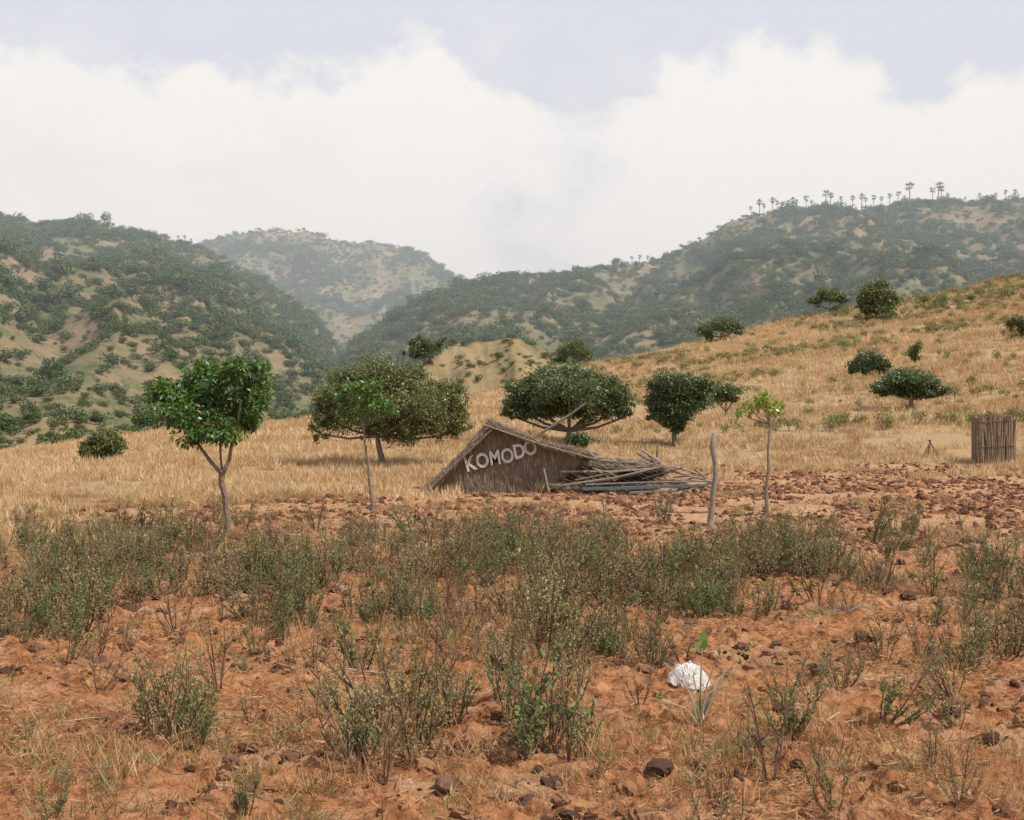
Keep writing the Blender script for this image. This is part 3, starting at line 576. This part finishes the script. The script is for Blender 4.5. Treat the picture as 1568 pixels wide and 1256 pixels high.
# crumpled plastic bag: folded thin film, several creased sheets, lying on the soil
b=gat(1050,1068); q=QB()
K=26
for s_ in range(3):
    V=[]; ox=R.random()*50
    for i in range(K):
        for j in range(K):
            u=i/(K-1)*2-1; v=j/(K-1)*2-1
            an=math.atan2(v,u); rd=max(abs(u),abs(v))
            rr_=rd*(1+.40*float(fbm(math.cos(an)*1.5+ox,math.sin(an)*1.5,3)))
            X=math.cos(an)*rr_*.15; Y=math.sin(an)*rr_*.14
            Zc=.15*(1-rd**2.0)+.03*float(fbm(u*2.5+ox,v*2.5,3))*2+abs(float(fbm(u*3+ox,v*3,4,.6)))*.13-.018*s_
            V.append((X+.015*s_,Y,max(Zc,-.03)))
    q.add(V,[(i*K+j,(i+1)*K+j,(i+1)*K+j+1,i*K+j+1) for i in range(K-1) for j in range(K-1)])
mb=leafmat('white_plastic_film',(0.56,0.52,0.50),(0.70,0.66,0.64),None,.2,9)
o=obj('plastic_bag',q.mesh('plastic_bag',[mb],False),b+Vector((0,0,.03))); o.rotation_euler=(math.radians(8),0,.2)
b=gat(1300,946); q=QB(); q.tube([(-.22,0,.02),(-.12,.03,.05),(-.02,-.03,.03),(.08,.03,.05),(.2,0,.06),(.27,.05,.05)],[.003,.006,.004,.007,.004,.003],6,0); q.leaves(R.normal(size=(10,3))*np.array([.12,.04,.01])+np.array([0,0,.05]),ndir(10),.06,.014,0)
obj('blue_cord',q.mesh('blue_cord',[plainmat('blue_plastic',(0.07,0.14,0.24),(0.14,0.26,0.38),6,.5,0)]),b)
q=QB()
for i in range(46):
    px=random.uniform(-50,1620); py=random.uniform(800,1256); g=gat(px,py); a=random.random()*3.14; L=random.uniform(.05,.16)
    q.tube([(g.x-math.cos(a)*L,g.y-math.sin(a)*L,g.z+.02),(g.x,g.y,g.z+.03),(g.x+math.cos(a)*L,g.y+math.sin(a)*L,g.z+.03)],[.005,.006,.004],5,0)
obj('fallen_sticks',q.mesh('fallen_sticks',[plainmat('pale_stick',(0.26,0.19,0.13),(0.52,0.41,0.31),10,.8,.1)]))
# ------------------------------------------------ haze
bpy.ops.mesh.primitive_cube_add(size=1,location=(0,1950,60)); hz=bpy.context.object; hz.name='haze'; hz.scale=(4000,3400,300)
m,nt,o=newmat('haze_air'); v=N(nt,'ShaderNodeVolumeScatter'); v.inputs['Density'].default_value=0.00056; v.inputs['Color'].default_value=(0.84,0.94,1,1); v.inputs['Anisotropy'].default_value=0.0
nt.links.new(v.outputs[0],o.inputs['Volume']); hz.data.materials.append(m)
# ------------------------------------------------ sun & sky
el=math.radians(53); sd=Vector((0.86,-0.42,0)).normalized()
S=Vector((sd.x*math.cos(el),sd.y*math.cos(el),math.sin(el)))
sl=bpy.data.lights.new('sun','SUN'); sl.energy=5.0; sl.angle=math.radians(0.8); sl.color=(1,.94,.84)
so=bpy.data.objects.new('sun',sl); scene.collection.objects.link(so); so.rotation_euler=S.to_track_quat('Z','Y').to_euler(); so.location=(20,-10,40)
w=bpy.data.worlds.new('World'); scene.world=w; w.use_nodes=True; nt=w.node_tree; nt.nodes.clear()
out=N(nt,'ShaderNodeOutputWorld'); sk=N(nt,'ShaderNodeTexSky',sky_type='NISHITA'); sk.sun_disc=False; sk.sun_elevation=el; sk.sun_rotation=math.atan2(S.x,S.y)
b1=N(nt,'ShaderNodeBackground'); b1.inputs[1].default_value=.15; nt.links.new(sk.outputs[0],b1.inputs[0])
tc=N(nt,'ShaderNodeTexCoord'); sx=N(nt,'ShaderNodeSeparateXYZ'); nt.links.new(tc.outputs['Generated'],sx.inputs[0])
az=math_(nt,'ARCTAN2',sx.outputs[0],sx.outputs[1]); e=math_(nt,'ARCSINE',sx.outputs[2])
mp=N(nt,'ShaderNodeMapping'); mp.inputs['Scale'].default_value=(1,1,1.4); nt.links.new(tc.outputs['Generated'],mp.inputs[0])
n1=noise(nt,13,10,.6,mp.outputs[0])
mp2=N(nt,'ShaderNodeMapping'); mp2.inputs['Location'].default_value=(3,7,1); nt.links.new(tc.outputs['Generated'],mp2.inputs[0]); n3=noise(nt,9,9,.62,mp2.outputs[0]); n4=noise(nt,34,7,.62,mp2.outputs[0])
fc=N(nt,'ShaderNodeFloatCurve'); nt.links.new(math_(nt,'ADD',az,.5),fc.inputs['Value'])
cv=fc.mapping.curves[0]; pts=[(-200,110),(60,92),(130,105),(220,128),(330,115),(480,122),(560,108),(650,88),(720,120),(790,145),(860,165),(900,165),(960,130),(1100,105),(1210,90),(1290,100),(1360,140),(1420,165),(1500,140),(1700,120)]
P=[((math.atan((a-CX)/F)+.5),(HY-b_)/F/.4) for a,b_ in pts]
cv.points[0].location=(0,P[0][1]); cv.points[1].location=(1,P[-1][1])
for a,b_ in P: cv.points.new(a,b_)
fc.mapping.update()
top=math_(nt,'MULTIPLY',fc.outputs[0],.4)
azw=math_(nt,'ADD',az,math_(nt,'MULTIPLY',math_(nt,'SUBTRACT',n3,.5),.16)); ew=math_(nt,'ADD',e,math_(nt,'MULTIPLY',math_(nt,'SUBTRACT',n1,.5),.14))
def gauss(px,py,rx,ry):
    a=math_(nt,'DIVIDE',math_(nt,'SUBTRACT',azw,math.atan((px-CX)/F)),rx/F); b_=math_(nt,'DIVIDE',math_(nt,'SUBTRACT',ew,(HY-py)/F),ry/F)
    r2=math_(nt,'ADD',math_(nt,'MULTIPLY',a,a),math_(nt,'MULTIPLY',b_,b_)); return math_(nt,'EXPONENT',math_(nt,'MULTIPLY',r2,-1))
dlt=math_(nt,'ADD',math_(nt,'SUBTRACT',top,e),math_(nt,'ADD',math_(nt,'MULTIPLY',math_(nt,'SUBTRACT',n1,.5),.12),math_(nt,'MULTIPLY',math_(nt,'SUBTRACT',n4,.5),.03)))
mr=N(nt,'ShaderNodeMapRange',interpolation_type='SMOOTHSTEP'); nt.links.new(dlt,mr.inputs[0]); mr.inputs[1].default_value=-.008; mr.inputs[2].default_value=.018
gap=math_(nt,'ADD',math_(nt,'MULTIPLY',gauss(880,240,50,75),.7),math_(nt,'MULTIPLY',gauss(835,375,95,55),.9),True)
gap=math_(nt,'MULTIPLY',gap,math_(nt,'ADD',.75,math_(nt,'MULTIPLY',math_(nt,'SUBTRACT',n4,.5),2.5)),True)
cm=math_(nt,'MULTIPLY',mr.outputs[0],math_(nt,'SUBTRACT',1,gap))
wisp=math_(nt,'MULTIPLY',math_(nt,'SUBTRACT',n3,.50),2.6,True)
mask=math_(nt,'MAXIMUM',cm,math_(nt,'MULTIPLY',math_(nt,'MULTIPLY',wisp,.8),math_(nt,'SUBTRACT',1,gap)),True)
sh=math_(nt,'ADD',math_(nt,'MULTIPLY',gauss(280,280,260,50),.5),math_(nt,'ADD',math_(nt,'MULTIPLY',math_(nt,'SUBTRACT',n3,.54),1.6),math_(nt,'MULTIPLY',math_(nt,'SUBTRACT',n4,.5),.4)))
ccol=mixc(nt,math_(nt,'ADD',sh,.02,True),(1.0,0.98,0.945),(0.85,0.83,0.81))
hazec=mixc(nt,mask,(0.72,0.755,0.845),ccol)
b2=N(nt,'ShaderNodeBackground'); nt.links.new(hazec,b2.inputs[0]); b2.inputs[1].default_value=1.0
veil=N(nt,'ShaderNodeMapRange',interpolation_type='SMOOTHSTEP'); nt.links.new(e,veil.inputs[0]); veil.inputs[1].default_value=.32; veil.inputs[2].default_value=.9; veil.inputs[3].default_value=1; veil.inputs[4].default_value=.6
mx=N(nt,'ShaderNodeMixShader'); nt.links.new(veil.outputs[0],mx.inputs[0]); nt.links.new(b1.outputs[0],mx.inputs[1]); nt.links.new(b2.outputs[0],mx.inputs[2]); nt.links.new(mx.outputs[0],out.inputs[0])
# camera
cd=bpy.data.cameras.new('camera'); cd.sensor_width=36; cd.lens=36*F/1568; cd.shift_y=12/1568; cd.clip_end=8000; cd.clip_start=.1
co=bpy.data.objects.new('camera',cd); scene.collection.objects.link(co); co.location=(0,0,EYE); co.rotation_euler=(math.radians(90),0,0); scene.camera=co
scene.view_settings.view_transform='Standard'; scene.view_settings.look='None'; scene.view_settings.exposure=0; scene.view_settings.gamma=1
